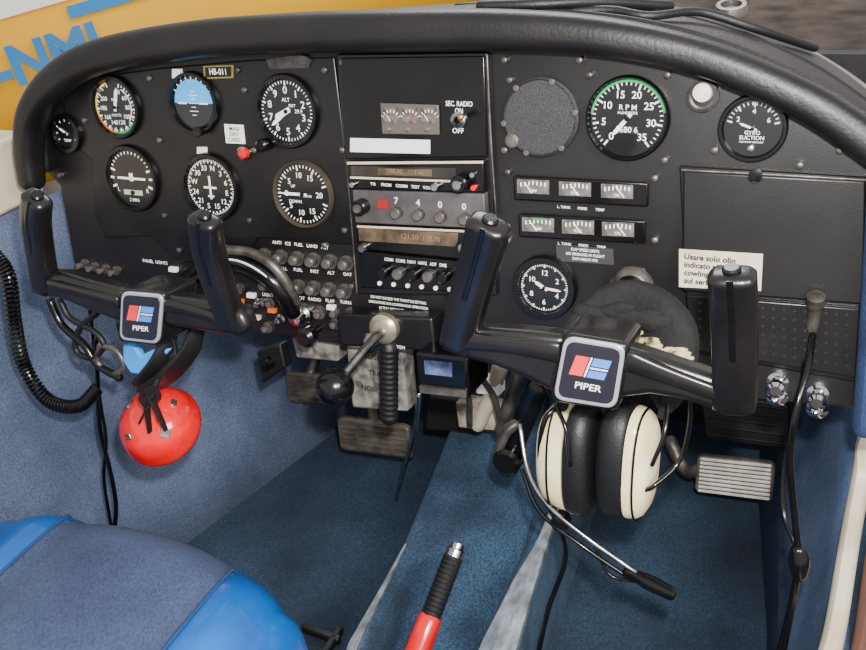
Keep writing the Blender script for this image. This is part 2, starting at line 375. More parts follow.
def ai(t, o, rm):
    g = G(); arcg(g, o, -90, 90, .0, rm*.9, .0025).make('sky_half', SKYB, t, smooth=0)
    arcg(G(), o, 90, 270, .0, rm*.9, .0025).make('ground_half', mat('ground_brown', (46, 44, 50), .4), t, smooth=0)
    g = G()
    for k in range(-3, 4): g.box(o+PU*rm*k*.15+N*.003, PX*rm*(.1 if k % 2 else .2), PU*rm*.012, N*.0002)
    g.box(o-PX*rm*.5+N*.004, PX*rm*.2, PU*rm*.03, N*.0003); g.box(o+PX*rm*.5+N*.004, PX*rm*.2, PU*rm*.03, N*.0003)
    g.make('pitch_bars', WHITE, t, smooth=0)
    G().lathe(o-PU*rm*1.02+PX*rm*.3, N, [(.005, .004), (.006, .014), (0, .015)], 16).make('knob', SMOOTHB, t)
dial(195, 103, 26, 'attitude_indicator', 'artificial horizon with blue sky half and black ground half', [(9, -60, 60, .9, .99, .04)], extra=ai)
dial(288, 111, 31, 'altimeter', 'round black altimeter with white numerals and hands', [(50, 0, 352.8, .88, .96, .025), (10, 0, 324, .82, .96, .05)], [(str(k), k*36) for k in range(10)], .66, .24,
     [(232, .78, .09, WHITE), (243, .5, .14, WHITE)], [('ALT', 0, .36, .12), ('FEET', .22, .18, .09), ('29.9', .45, 0, .12)],
     extra=lambda t, o, rm: G().lathe(o-PU*rm*1.08-PX*rm*.85, N, [(.007, .0), (.007, .016), (.005, .018), (0, .018)], 18).make('knob', SMOOTHB, t))
def tc(t, o, rm):
    g = G(); g.box(o+N*.003, PX*rm*.62, PU*rm*.04, N*.0003); g.box(o+N*.003+PU*rm*.05, PX*rm*.08, PU*rm*.14, N*.0003); g.make('aeroplane_symbol', WHITE, t, smooth=0)
    g = G(); g.box(o-PU*rm*.5+N*.003, PX*rm*.42, PU*rm*.09, N*.0003); g.make('slip_tube', mat('slip_tube', (190, 195, 180), .3), t, smooth=0)
    G().lathe(o-PU*rm*.5, N, [(.08*rm, .003), (.08*rm, .005), (0, .006)], 14).make('ball', INK, t)
dial(133, 178, 27, 'turn_coordinator', 'turn coordinator with white aeroplane symbol and slip ball', [(2, 70, 110, .75, .95, .07), (2, 250, 290, .75, .95, .07), (2, -90, 90, .78, .95, .07), (13, -60, 60, .86, .95, .04)], [], words=[('L', -.65, -.42, .15), ('R', .65, -.42, .15), ('2 MIN', 0, -.78, .12)], extra=tc)
def hi(t, o, rm):
    g = G(); g.box(o+N*.0035, PX*rm*.26, PU*rm*.035, N*.0003); g.box(o+N*.0035, PX*rm*.035, PU*rm*.4, N*.0003); g.box(o+N*.0035-PU*rm*.3, PX*rm*.12, PU*rm*.03, N*.0003)
    g.make('aeroplane_symbol', WHITE, t, smooth=0)
    G().lathe(o-PU*rm*1.05-PX*rm*.7, N, [(.006, .0), (.006, .016), (0, .017)], 16).make('knob', SMOOTHB, t)
dial(212, 187, 28, 'heading_indicator', 'round compass heading dial with white numerals', [(36, 0, 350, .84, .96, .045), (72, 0, 355, .9, .96, .025)], [(s_, k*30+14) for k, s_ in enumerate(['N', '3', '6', 'E', '12', '15', 'S', '21', '24', 'W', '30', '33'])], .68, .19, extra=hi)
dial(304, 194, 30, 'vertical_speed_indicator', 'round vertical speed dial with thin white needle', [(41, -250, 70, .86, .95, .03), (9, -250, 70, .78, .95, .05)], [('0', 270), ('5', 310), ('10', 350), ('15', 30), ('20', 90), ('15', 150), ('10', 190), ('5', 230)], .62, .19,
     [(270, .8, .07, WHITE)], [('UP', -.35, .25, .1), ('DOWN', -.3, -.25, .1), ('FPM x100', .1, -.05, .08)], bm=mat('bezel_tan', (62, 54, 44), .4), bez=1.12)
dial(628, 118, 38, 'tachometer', 'engine tachometer with green arc and hour counter window', [(36, -140, 140, .86, .94, .025), (8, -140, 140, .78, .94, .045)], [(str(5*k) if k else '0', -140+40*k) for k in range(8)], .64, .2,
     [(-140, .6, .08, WHITE)], [('R P M', 0, .28, .14), ('HUNDREDS', 0, .14, .07)], [(-85, 80, .94, 1., GREEN)], bez=1.12,
     extra=lambda t, o, rm: (G().box(o-PU*rm*.3+N*.003, PX*rm*.3, PU*rm*.1, N*.0004).make('counter_window', INK, t, smooth=0), G().text('5680 6', o-PU*rm*.3+N*.0036, PX, PU, .15*rm).make('counter_digits', WHITE, t, smooth=0)))
dial(753, 128, 28, 'suction_gauge', 'round gyro suction gauge with short white needle', [(16, -75, 75, .82, .93, .03), (5, -75, 75, .75, .93, .05)], [('2', -60), ('4', 0), ('6', 60)], .6, .19, [(-70, .5, .06, WHITE)],
     [('GYRO', 0, -.16, .14), ('SUCTION', 0, -.34, .14), ('INCHES OF MERCURY', 0, -.49, .06)], extra=lambda t, o, rm: G().lathe(o-PU*rm*.72, N, [(.12*rm, .002), (.12*rm, .005), (0, .006)], 16).make('centre_screw', SILVER, t))
dial(545, 287, 24, 'panel_clock', 'round black panel clock with white numerals', [(12, 0, 330, .82, .95, .06), (60, 0, 354, .88, .95, .03)], [(str(k), k*30) for k in (12, 2, 4, 6, 8, 10)], .6, .22, [(-60, .45, .1, WHITE), (95, .7, .07, WHITE)], bez=1.3, cat='clock')
o = P(541, 117, .002); rm = M(541, 117, 39); t = thing('round_blanking_cover', 'round mesh speaker cover plate on the panel', 'cover plate', o)
G().lathe(o, N, [(rm*1.03, -.001), (rm*1.03, .004), (rm*.97, .006), (rm*.94, .004), (0, .004)], 48).make('cover_plate', mat('grey_mesh', (50, 48, 53), .5, c2=(36, 34, 38), scale=600, bump=.5, bscale=1200), t)
for a in range(0, 360, 60): G().lathe(pol(o, a+20, rm*.97, .004), N, [(.003, 0), (.003, .0035), (0, .004)], 10).make('screw', GREYM, t)

# ================================================================ CENTRE STACK
def quadc(q): return P(sum(a for a, b in q)/4, sum(b for a, b in q)/4, .006)
q = [(341, 58), (484, 56), (487, 157), (345, 159)]
t = thing('avionics_cover_plate', 'smooth black plate with annunciator window, toggle switch and blank white strip', 'panel plate', quadc(q))
G().slab(q, .006, .009).make('plate', SMOOTHB, t, bevel=.001)
G().slab([(350, 138), (430, 140), (430, 154), (350, 152)], .009, .0098).make('label_strip', WPAINT, t, bevel=.0003)
G().slab([(380, 103), (438, 105), (439, 135), (382, 134)], .009, .013).make('window_frame', mat('frame_tan', (88, 82, 76), .4), t, bevel=.001)
for u in (391, 410, 429):
    G().slab([(u-8, 107), (u+7, 108), (u+7, 124), (u-8, 123)], .013, .0137).make('meter_face', mat('meter_face', (120, 112, 104), .4, c2=(56, 50, 48), scale=150), t)
    g = G(); c_ = P(u, 122, .0141)
    for a in range(-60, 61, 20):
        p, q1 = pol(c_, a, .0095, 0), pol(c_, a, .0125, 0); s = PX*.0005; g.add([p-s, q1-s, q1+s, p+s], [(0, 1, 2, 3)])
    g.make('scale_marks', WHITE, t, smooth=0)
    a = -35 if u != 410 else 10; p, q1 = pol(c_, a, .001, .0003), pol(c_, a, .0088, .0003); s = PX*.0004
    G().add([p-s, q1-s, q1+s, p+s], [(0, 1, 2, 3)]).make('needle', RED if u == 410 else WHITE, t, smooth=0)
    G().lathe(P(u-1, 129, .013), N, [(.0025, 0), (.0025, .002), (0, .0025)], 10).make('meter_screw', SILVER, t)
rows(['SEC. RADIO', 'ON'], 459, 104, 7, 5, .0095, WHITE, t, sx=.8); rows(['OFF'], 458, 131, 7, 5, .0095, WHITE, t)
G().lathe(P(459, 120, .009), N, [(.008, 0), (.008, .003), (.005, .004), (.003, .006)], 18).make('switch_collar', SILVER, t)
G().sweep([(*P(459, 120, .012), .002, .002), (*P(461, 117, .03), .0032, .0032)], 4, 10).make('switch_lever', mat('tan_metal', (200, 165, 110), .3, .8), t)
def knob(u, v, r, d0, L, m, parent, name='knob', cap=None, seg=20, ribs=False):
    o = P(u, v, d0); rm = M(u, v, r)
    G().lathe(o, N, [(rm, 0), (rm*.96, L*.9), (rm*.8, L), (0, L)], seg).make(name, m, parent)
    if cap: G().lathe(o, N, [(rm*.55, L), (rm*.5, L*1.25), (0, L*1.28)], 16).make('knob_cap', cap, parent)
q = [(346, 162), (483, 160), (485, 193), (349, 189)]
t = thing('navigation_radio', 'slim navigation radio with dark display and silver edged face', 'radio', quadc(q))
G().slab(q, .006, .016).make('face', SMOOTHB, t, bevel=.0015)
G().slab([(347, 162), (483, 161), (483, 163.4), (347, 164.4)], .016, .0175).make('edge_strip', BEIGE, t)
G().slab([(350, 176.5), (456, 180.5), (456, 182.5), (350, 178.5)], .016, .0175).make('edge_strip', BEIGE, t)
G().slab([(351, 166), (456, 168), (456, 179), (351, 175.5)], .016, .0168).make('display', DISP, t)
G().slab([(378, 168), (432, 169.5), (432, 176.5), (378, 175)], .0168, .0172).make('display_window', DISPO, t)
rows(['108.00   113.40'], 405, 172, 5, 4.6, .0175, DIGIT, t, 'display_digits')
rows(['TO     FROM    COMM   TEST   VOL'], 400, 186, 5, 3, .0166, WHITE, t)
knob(463, 182, 9, .016, .014, SMOOTHB, t, cap=SILVER); knob(474, 174, 3, .016, .006, SILVER, t); knob(354, 184, 3, .016, .006, SILVER, t); knob(437, 186, 4, .016, .008, SILVER, t); knob(475, 187, 3, .016, .006, RED, t)
q = [(352, 190), (484, 194), (486, 229), (355, 223)]
t = thing('transponder', 'grey faced transponder with four code knobs reading 7400', 'radio', quadc(q))
G().slab(q, .006, .018).make('face', TRANS, t, bevel=.0015)
for u, v, s_ in ((398, 212, '7'), (420, 214, '4'), (442, 216, '0'), (466, 218, '0')):
    knob(u, v, 5.5, .018, .009, KNOBG, t)
    rows([s_], u-2, v-11, 5, 6.5, .0185, WHITE, t, 'code_digit')
knob(363, 206, 8, .018, .012, SMOOTHB, t, cap=KNOBG)
G().slab([(377, 199), (388, 200), (388, 209), (377, 208)], .018, .02).make('reply_lamp', mat('lamp_red', (150, 36, 30), .4), t)
q = [(356, 226), (485, 232), (487, 262), (358, 249)]
t = thing('communication_radio', 'communication radio with amber dark display', 'radio', quadc(q))
G().slab(q, .006, .016).make('face', SMOOTHB, t, bevel=.0015)
G().slab([(358, 228), (458, 233), (458, 247), (359, 241)], .016, .017).make('display', DISPO, t, bevel=.0004)
G().slab([(357, 225.5), (480, 231), (480, 233), (357, 227.5)], .016, .0175).make('edge_strip', BEIGE, t)
rows(['121.50  118.70'], 420, 238, 5, 5, .0174, DIGIT, t, 'display_digits')
knob(468, 244, 8, .016, .014, SMOOTHB, t, cap=SILVER); knob(366, 246, 4, .016, .012, SILVER, t)
q = [(359, 251), (487, 264), (489, 293), (361, 288)]
t = thing('audio_selector', 'black audio selector panel with a row of small switches', 'switch panel', quadc(q))
G().slab(q, .006, .012).make('face', SMOOTHB, t, bevel=.0012)
rows(['COM1  COM2  NAV1  NAV2   ADF   DME'], 415, 262.5, 5, 3.2, .0125, WHITE, t, sx=.8)
for i in range(6): knob(386+i*15, 270.5+i*1.3, 5.5, .012, .012, KNOBG if i % 2 else SMOOTHB, t, 'push_switch')
g = G()
for i in range(7): g.lathe(P(380+i*14, 283+i*1.2, .012), N, [(.0025, 0), (.0025, .002), (0, .0025)], 8)
g.make('indicator_row', WHITE, t, kind='stuff')

for (a, b, cc, d_), lab in (((513, 177, 648, 203), 'upper'), ((518, 215, 645, 240), 'lower')):
    t = thing('engine_gauge_cluster', 'strip of three small rectangular engine gauges in a black bezel' if lab == 'upper' else 'strip of three small fuel and oil gauges with a green mark', 'gauge', P((a+cc)/2, (b+d_)/2, 0), 'engine gauge strips')
    G().slab([(a, b-1), (cc, b+6), (cc, d_+4), (a+1, d_-3)], 0, .007).make('bezel', SMOOTHB, t, bevel=.0015)
    for k in range(3):
        u = a+20+k*(42 if lab == 'upper' else 40); v = b+2+k*2.3; w = 16
        G().slab([(u-w, v), (u+w, v+1.5), (u+w, v+15.5), (u-w, v+14)], .007, .0076).make('gauge_window', mat('gauge_grey', (120, 114, 108), .3, c2=(70, 66, 66), scale=120, coat=.5), t)
        g = G()
        for i in range(7):
            x = u-w+4+i*(w*2-8)/6; g.box(P(x, v+4+abs(i-3)*.5, .008), PX*.0007, PU*.002, N*.0001)
        g.make('scale_marks', WHITE, t, smooth=0)
        G().box(P(u-5+4*k, v+8.5, .0085), PX*.0008, PU*.005-PX*.004, N*.0002).make('needle', WHITE, t, smooth=0)
        rows([['AMP', 'FUEL', 'OIL'][k]], u, v+12, 5, 2.8, .0082, WHITE, t, 'lettering')
        if lab == 'lower' and k == 0: G().slab([(u-6, v+1), (u+7, v+1.6), (u+7, v+3.6), (u-6, v+3)], .0076, .0082).make('green_band', GREEN, t)
    rows(['L. TANK       PRESS        TEMP'], (a+cc)/2, d_+5.5, 5, 2.6, .0006, WHITE, t)
t = thing('registration_placard', 'small black placard with gold frame reading HB-011', 'placard', P(218, 72, .004))
G().slab([(203, 66), (233, 65), (233, 78), (204, 79)], .004, .0055).make('plate', mat('gold', (170, 150, 80), .4, .6), t)
G().slab([(205, 67.5), (231, 66.5), (231, 76.5), (205.5, 77.5)], .0055, .006).make('inner_plate', SMOOTHB, t)
rows(['HB-011'], 218, 72, 5, 6, .0064, WHITE, t, sx=.85)
t = thing('instruction_placard', 'small grey engraved placard with tiny white writing', 'placard', P(583, 255, 0))
G().slab([(556, 245), (613, 249), (614, 265), (557, 261)], 0, .0015).make('plate', mat('placard_grey', (58, 56, 58), .4), t)
rows(['FLAP SPEED LIMITS', 'NO SMOKING IN FLIGHT', 'DAY-NIGHT-VFR'], 585, 250.5, 4.6, 2.8, .0019, WHITE, t, sx=.85)
t = thing('paper_label', 'cream paper label with printed oil warning stuck on the glovebox', 'label', P(720, 270, .015))
G().slab([(679, 249), (763, 254), (761, 291), (679, 287)], .0142, .0150).make('sheet', PAPER, t)
rows(['Usare solo olio', 'indicato all\'int.', 'cowling lato sx', 'sul serbatoio'], 684, 256.5, 8.0, 5.4, .0154, INK, t, ax='LEFT', sx=1.0, bold=.03)
q = [(683, 171), (866, 181), (864, 305), (682, 291)]
t = thing('glovebox', 'black textured glovebox with plain door and perforated lower cover', 'glovebox', P(775, 270, 0))
G().slab([(679, 166), (869, 177), (862, 384), (688, 352)], 0, .006).make('frame', PLATE, t, bevel=.002)
G().slab(q, .006, .014).make('door', PANEL, t, bevel=.002)
G().tube([P(682, 170, .013), P(760, 174, .013), P(866, 180, .013)], .0013, 3).make('door_edge', GREYM, t)
G().slab([(686, 295), (860, 309), (856, 378), (690, 350)], .006, .012).make('lower_cover', PLATE, t, bevel=.0015)
g = G()
for i in range(15):
    for j in range(6): g.lathe(P(700+i*10.5, 303+i*.85+j*8+i*j*.15, .0121), N, [(.0014, 0), (.0014, .0003), (0, .0003)], 8)
g.make('perforation', INK, t, kind='stuff')
G().lathe(P(756, 175, .012), N, [(.006, 0), (.006, .006), (0, .007)], 16).make('latch', SMOOTHB, t)

def small(name, label, cat, u, v, prof, m, mname='body', group=None, d=.004, seg=20):
    t = thing(name, label, cat, P(u, v, d), group); G().lathe(P(u, v, d), N, prof, seg).make(mname, m, t); return t
t = small('warning_lamp', 'small red warning lamp in chrome ring', 'lamp', 245, 153, [(.008, 0), (.008, .005), (.006, .006)], SILVER, 'ring'); G().lathe(P(245, 153, .008), N, [(.0065, 0), (.0055, .006), (0, .008)], 18).make('lens', RED, t)
t = thing('white_placard', 'small white sticker with printed lines', 'placard', P(234, 133, .004)); G().slab([(224, 124), (243, 125), (245, 144), (226, 143)], .004, .005).make('sticker', WPAINT, t); rows(['MAG', 'DEV', 'CARD'], 234, 129, 5.5, 4, .0054, INK, t)
for u, v in ((177, 74), (202, 152)):
    t = thing('index_sticker', 'tiny white number sticker above a dial', 'sticker', P(u, v, .004), 'index stickers'); G().slab([(u-5, v-5), (u+5, v-5), (u+5, v+4), (u-5, v+4)], .004, .0047).make('sticker', WPAINT, t)
t = small('push_lamp', 'round white push lamp in silver ring', 'lamp', 703, 96, [(.014, -.004), (.014, .003), (.011, .005), (.009, .004)], GREYM, 'ring'); G().lathe(P(703, 92, .005), N, [(.009, 0), (.008, .006), (0, .009)], 20).make('lens', WPAINT, t)
t = small('shaft_bushing', 'round dark bushing with center button on the panel', 'bushing', 622, 288, [(.014, -.004), (.014, .006), (.010, .012), (0, .013)], GREYM)
t = small('primer_port', 'small dark round plug in the panel', 'plug', 513, 140, [(.007, -.004), (.007, .004), (0, .006)], GREYM)
for row_, (u0, v0, n, st) in enumerate(((265, 255, 6, 16.5), (268, 283, 6, 15.5))):
    for i in range(n):
        u, v = u0+i*st, v0+i*1.5
        t = small('rotary_switch' if row_ == 0 else 'circuit_breaker', 'grey ribbed push button on the lower panel' if row_ == 0 else 'round circuit breaker button on the lower panel', 'switch', u, v,
                  [(.0090, 0), (.0090, .003), (.0062, .0035), (.0062, .013), (.0045, .015), (0, .015)], KNOBG, 'button', 'grey push buttons' if row_ == 0 else 'circuit breakers', d=0.0)
        rows([(['LIGHT', 'PUMP', 'PITOT', 'RADIO', 'FLAP', 'TURN'] if row_ else ['LAND', 'STALL', 'FUEL', 'INST', 'ALT', 'OAT'])[i]], u, v+12, 5, 3.2, .0006, WHITE, t)
for i in range(5):
    small('fuse_cap', 'small dark fuse cap with metal ring', 'switch', 272+i*16, 302+i*2.5, [(.006, 0), (.006, .004), (.004, .005), (.004, .01), (0, .011)], KNOBG, 'cap', 'fuse caps', d=0)
for i, (u, v) in enumerate(((86, 263), (96, 266), (107, 268), (118, 270))):
    small('light_switch', 'small metal toggle switch at the panel corner', 'switch', u, v, [(.006, 0), (.006, .005), (.004, .006), (.004, .016), (0, .017)], KNOBG, 'lever', 'corner toggle switches', d=0)
for i, (u, v, m) in enumerate(((190, 272, KNOBG), (182, 282, KNOBG), (238, 302, ORANGE), (222, 300, WPAINT), (271, 311, ORANGE), (228, 325, ORANGE), (255, 318, BEIGE), (283, 318, SILVER), (249, 309, KNOBG), (208, 288, WPAINT), (262, 302, SILVER), (240, 288, KNOBG), (250, 296, WPAINT), (172, 270, WPAINT), (322, 312, KNOBG), (338, 322, KNOBG), (270, 326, KNOBG), (330, 308, WPAINT))):
    if m in (ORANGE, WPAINT, BEIGE):
        t = thing('rocker_tab', {ORANGE: 'orange', WPAINT: 'white', BEIGE: 'beige'}[m]+' rocker tab on the lower panel', 'switch', P(u, v, 0), 'rocker tabs'); G().slab([(u-4, v-3), (u+4, v-2), (u+4, v+3), (u-4, v+2)], 0, .006).make('tab', m, t, bevel=.001)
    else: small('small_knob', 'small metal knob on the lower panel', 'switch', u, v, [(.007, 0), (.007, .006), (.004, .007), (.004, .014), (0, .015)], m, 'knob', 'lower panel knobs', d=0)
t = small('ignition_switch', 'silver key switch with black bezel', 'switch', 303, 314, [(.014, 0), (.014, .006), (.010, .009), (.008, .02), (0, .021)], SILVER, 'barrel', d=0)
t = small('primer_control', 'black pull control beside the key switch', 'control', 320, 328, [(.004, 0), (.004, .02), (.011, .022), (.012, .034), (.008, .038), (0, .038)], SMOOTHB, 'pull_knob', d=0)

t = thing('curved_hose', 'black ribbed hose with thin white lines arcing under the dials', 'hose', P(250, 270, .02))
pts = [P(222, 262, .02), P(243, 264, .03), (P(265, 275, .035)), P(282, 292, .03), P(293, 312, .02)]
G().tube(pts, .010, 8, 14).make('hose', SMOOTHB, t)
G().tube([p+N*.008+PU*.006 for p in pts], .0012, 8, 6).make('white_line', WHITE, t)
t = thing('curved_hose', 'slim grey hose arcing under the dials', 'hose', P(250, 255, .02))
pts = [P(222, 250, .02), P(248, 252, .03), (P(270, 263, .035)), P(286, 282, .03), P(296, 302, .02)]
G().tube(pts, .006, 8, 12).make('hose', GREYM, t)

# ================================================================ YOKES
def yoke(u, v, label, hub, arms, handles, d, hub_t, hk):
    t = thing('control_yoke', label, 'control yoke', P(u, v, d), 'control yokes')
    for h in handles:
        pts = [(*P(a, b, dd_), w, hh) for a, b, dd_, w, hh in h]
        ob = G().sweep(pts, 8, 32, .58, up=N, rnd=-1).make('handle_grip', YOKEM, t, smooth=50)
        p0, p1 = V(pts[0][:3]), V(pts[1][:3]); ax = (p0-p1).normalized()
        G().lathe(p0+ax*.004, ax, [(.0065, 0), (.0065, .002), (.005, .0035), (0, .0035)], 18).make('push_button', SMOOTHB, t)
        G().sweep([(x, y, z, .0025, .0008) for x, y, z in [V(p[:3])+N*(p[4]+.0001) for p in pts[:-1]]], 8, 8, .6, up=N, rnd=0).make('grip_seam', SMOOTHB, t)
    for poly, ridge in arms:
        G().slab(poly, d-.013, d+.010).make('arm', YOKEM, t, bevel=.0065)
        G().sweep([(*P(a, b, d+.010), w, .004) for a, b, w in ridge], 6, 14, .6, up=N).make('arm_ridge', YOKEM, t)
    G().slab(rq(hub, .14), d-.04, d+hub_t).make('hub_box', YOKEM, t, bevel=.004)
    cu = sum(a for a, b in hub)/4; cv = sum(b for a, b in hub)/4; D = d+hub_t
    rim = mat('silver_line', (205, 205, 212), .28, .6)
    G().slab(rq(sc(hub, .92), .18), D, D+.004).make('badge_rim', rim, t, bevel=.0015)
    G().slab(rq(sc(hub, .80), .16), D+.004, D+.0046).make('badge_plate', mat('badge_black', (34, 34, 42), .2, coat=.6), t)
    h2 = sc(hub, .84); ex = (P(*h2[1], D)-P(*h2[0], D)); ey = (P(*h2[0], D)-P(*h2[3], D)); o = P(cu, cv, D+.0052)
    wv, hv = ex.length, ey.length; ex.normalize(); ey.normalize()
    K = 1.22
    def par(x0, x1, y0, y1, m, nm):
        pt = lambda x, y: o+ex*(x*K+y*K*.2+.0)*wv+ey*(y*K+.08)*hv
        G().prism([pt(x0, y0), pt(x1, y0), pt(x1, y1), pt(x0, y1)], -N*.0003).make(nm, m, t, smooth=0)
    br = mat('badge_red', (225, 60, 60), .35, emit=.15); bb = mat('badge_blue', (70, 130, 215), .35, emit=.15)
    par(-.27, -.07, -.13, .14, br, 'badge_red_block'); par(-.05, -.025, -.13, .14, WHITE, 'badge_white_line'); par(-.005, .25, .03, .14, bb, 'badge_blue_block')
    par(-.005, .25, -.01, .01, WHITE, 'badge_white_line'); par(-.005, .25, -.13, -.03, bb, 'badge_blue_line')
    G().text('PIPER', o-ey*.24*hv+N*.0002+ex*.02*wv, ex, ey, .11*hv, sx=1.1).make('badge_lettering', WHITE, t, smooth=0)
    c0 = P(cu, cv, d-.03); L = (d-.03)/cos(tau)
    G().sweep([(*c0, .013, .013), (*(c0+V((0, L+.01, 0))), .013, .013)], 4, 20).make('shaft', SMOOTHB, t)
    G().lathe(c0+V((0, L-.012, 0)), V((0, -1, 0)), [(.02, 0), (.019, .006), (.015, .010)], 24).make('shaft_collar', GREYM, t)
    G().sweep([(*(c0+V((0, -.01, 0))), .024, .022), (*(c0+V((0, .03, 0))), .020, .020), (*(c0+V((0, .055, 0))), .014, .014)], 4, 20, .7, up=V((0, 0, 1)), rnd=1).make('hub_neck', YOKEM, t)
    return t
d1 = .19
yoke(140, 316, 'black control yoke with square badge on the pilot side', [(119, 289), (165, 293), (160, 347), (117, 342)],
     [([(32, 272), (60, 274), (80, 280), (122, 291), (122, 324), (90, 313), (60, 300), (38, 297)], [(50, 284, .006), (80, 291, .005), (118, 302, .007)]),
      ([(158, 295), (196, 301), (212, 303), (240, 312), (248, 330), (238, 338), (205, 333), (158, 326)], [(164, 304, .007), (195, 311, .005), (228, 322, .006)])],
     [[(37, 199, d1+.03, .0145, .011), (36, 220, d1+.022, .0140, .012), (40, 250, d1+.01, .0130, .012), (46, 288, d1, .012, .013)],
      [(205, 220, d1+.03, .0150, .011), (208, 246, d1+.02, .0148, .012), (218, 282, d1+.01, .0142, .012), (234, 326, d1, .013, .013)]], d1, .012, 1)
d2 = .2
yoke(588, 373, 'large black control yoke with square badge on the copilot side', [(562, 333), (629, 344), (618, 413), (549, 402)],
     [([(440, 324), (476, 329), (520, 332), (566, 337), (556, 396), (520, 378), (490, 366), (456, 358), (437, 350)], [(465, 340, .008), (510, 345, .007), (558, 352, .009)]),
      ([(622, 347), (650, 356), (682, 367), (716, 378), (754, 390), (754, 408), (745, 417), (710, 411), (680, 401), (650, 396), (614, 400)], [(628, 360, .009), (665, 374, .007), (715, 392, .006)])],
     [[(489, 225, d2+.03, .0168, .012), (483, 250, d2+.022, .0165, .013), (470, 295, d2+.01, .0158, .013), (458, 344, d2, .015, .013)],
      [(732, 276, d2+.03, .0162, .012), (734, 310, d2+.022, .0162, .013), (735, 355, d2+.01, .0160, .013), (734, 404, d2, .0160, .013)]], d2, .012, 1)

# ================================================================ THROTTLE / CENTRE
t = thing('throttle_quadrant', 'black lower console plate with silver disc and ball topped lever', 'control lever', P(385, 330, .02))
G().slab([(336, 314), (432, 318), (436, 352), (340, 346)], 0, .03).make('housing', PLATE, t, bevel=.003)
rows(['INCREASE  FRICTION', 'THROTTLE'], 385, 345, 5, 3, .0305, WHITE, t)
G().lathe(P(386, 327, .03), N, [(.017, 0), (.017, .008), (.013, .012), (.006, .013), (0, .013)], 28).make('friction_disc', mat('brass', (200, 190, 165), .3, .8), t)
G().lathe(P(372, 342, .05), (P(335, 387, .12)-P(372, 342, .05)), [(0, -.012), (.008, -.01), (.012, 0), (.008, .01), (0, .011)], 20).make('lever_joint', SILVER, t)
G().sweep([(*P(385, 330, .035), .006, .006), (*P(372, 342, .06), .006, .006), (*P(337, 384, .12), .0045, .0045)], 6, 12).make('lever_rod', SILVER, t)
o = P(335, 387, .125); G().ell(o, (V((.020, 0, 0)), V((0, .020, 0)), V((0, 0, .020)))).make('ball_knob', SMOOTHB, t)
t = thing('engraved_bracket', 'grey engraved metal bracket below the console', 'bracket', P(375, 380, -.03))
G().slab([(346, 346), (402, 350), (408, 412), (352, 408)], -.05, -.02).make('bracket', mat('bracket_grey', (150, 144, 136), .5, c2=(76, 72, 70), scale=70, bump=.3), t, bevel=.003)
rows(['NOSE UP', 'TRIM', 'NOSE DN'], 376, 358, 16, 5, -.0195, INK, t)
G().slab([(290, 330), (340, 336), (338, 362), (296, 358)], -.06, -.03).make('bracket_wing', mat('bracket_grey', (0, 0, 0)), t, bevel=.003)
t = thing('hanging_lever', 'black ribbed grip lever hanging under the console', 'lever', P(389, 385, .03))
g = G(); pts = []
for i in range(29): pts.append((*P(389, 346+i*2.6, .03), (.0112 if i % 2 else .0102)-.00004*i, (.0112 if i % 2 else .0102)))
g.sweep(pts, 2, 14).make('grip', RUBBER, t); G().tube([P(389, 346, .03), P(387, 335, .02)], .004).make('stem', SILVER, t)
t = thing('control_rod', 'thin silver rod leading down from the console', 'rod', P(413, 430, 0)); G().tube([P(419, 396, .0), P(415, 430, -.05), P(404, 470, -.15), Z(396, 500, .0)], .003).make('rod', SILVER, t)
q = [(415, 352), (468, 358), (469, 400), (417, 394)]
t = thing('fuel_selector_box', 'small black box with pale blue display window', 'instrument box', P(442, 376, .05))
G().slab(q, .0, .06).make('case', SMOOTHB, t, bevel=.004)
G().slab([(424, 360), (452, 363), (452, 377), (425, 374)], .06, .061).make('window', mat('pale_window', (105, 120, 165), .2, c2=(40, 46, 70), scale=60), t)
G().slab([(419, 386), (466, 391), (466, 398), (420, 393)], .06, .064).make('lower_lip', GREYM, t)
t = thing('linkage_assembly', 'beige and metal control linkage tubes in the footwell', 'linkage', P(490, 410, -.15))
G().tube([P(500, 368, -.1), P(490, 398, -.12), P(478, 425, -.14)], .010).make('arm', BEIGE, t)
G().tube([P(518, 375, -.1), P(508, 405, -.1), P(500, 432, -.12)], .008).make('arm', GREYM, t)
G().slab([(455, 402), (502, 408), (502, 432), (458, 428)], -.18, -.15).make('mount', mat('primer_white', (190, 182, 160), .5, c2=(100, 92, 80), scale=30), t, bevel=.003)
G().slab([(474, 378), (500, 380), (500, 396), (476, 394)], -.12, -.10).make('clip', WPAINT, t, bevel=.002)
G().slab([(428, 396), (480, 402), (478, 436), (424, 430)], -.28, -.22).make('gear_box', RUBBER, t, bevel=.004)
for k, (a, b) in enumerate(((470, 500), (530, 545), (450, 470), (548, 560))): G().tube([P(a, 365, -.06), P((a+b)/2+8, 395, -.08), P(b, 425, -.12)], .004).make('hose', SMOOTHB if k % 2 else GREYM, t)
t = thing('gust_lock', 'black bracket lever beside the center tunnel', 'lever', P(510, 440, 0))
G().sweep([(*P(540, 385, .02), .010, .012), (*P(526, 415, .02), .010, .012), (*P(515, 445, .02), .009, .011), (*P(508, 468, .02), .012, .012)], 5, 12, .6).make('arm', SMOOTHB, t)
G().lathe(P(508, 460, .03), N, [(0, -.01), (.016, -.01), (.016, .006), (.012, .01), (0, .01)], 20).make('pivot', SMOOTHB, t)
G().sweep([(*P(516, 424, .03), .006, .005), (*P(506, 432, .035), .006, .005), (*P(498, 452, .03), .005, .004)], 5, 10, .6).make('clamp', GREYM, t)

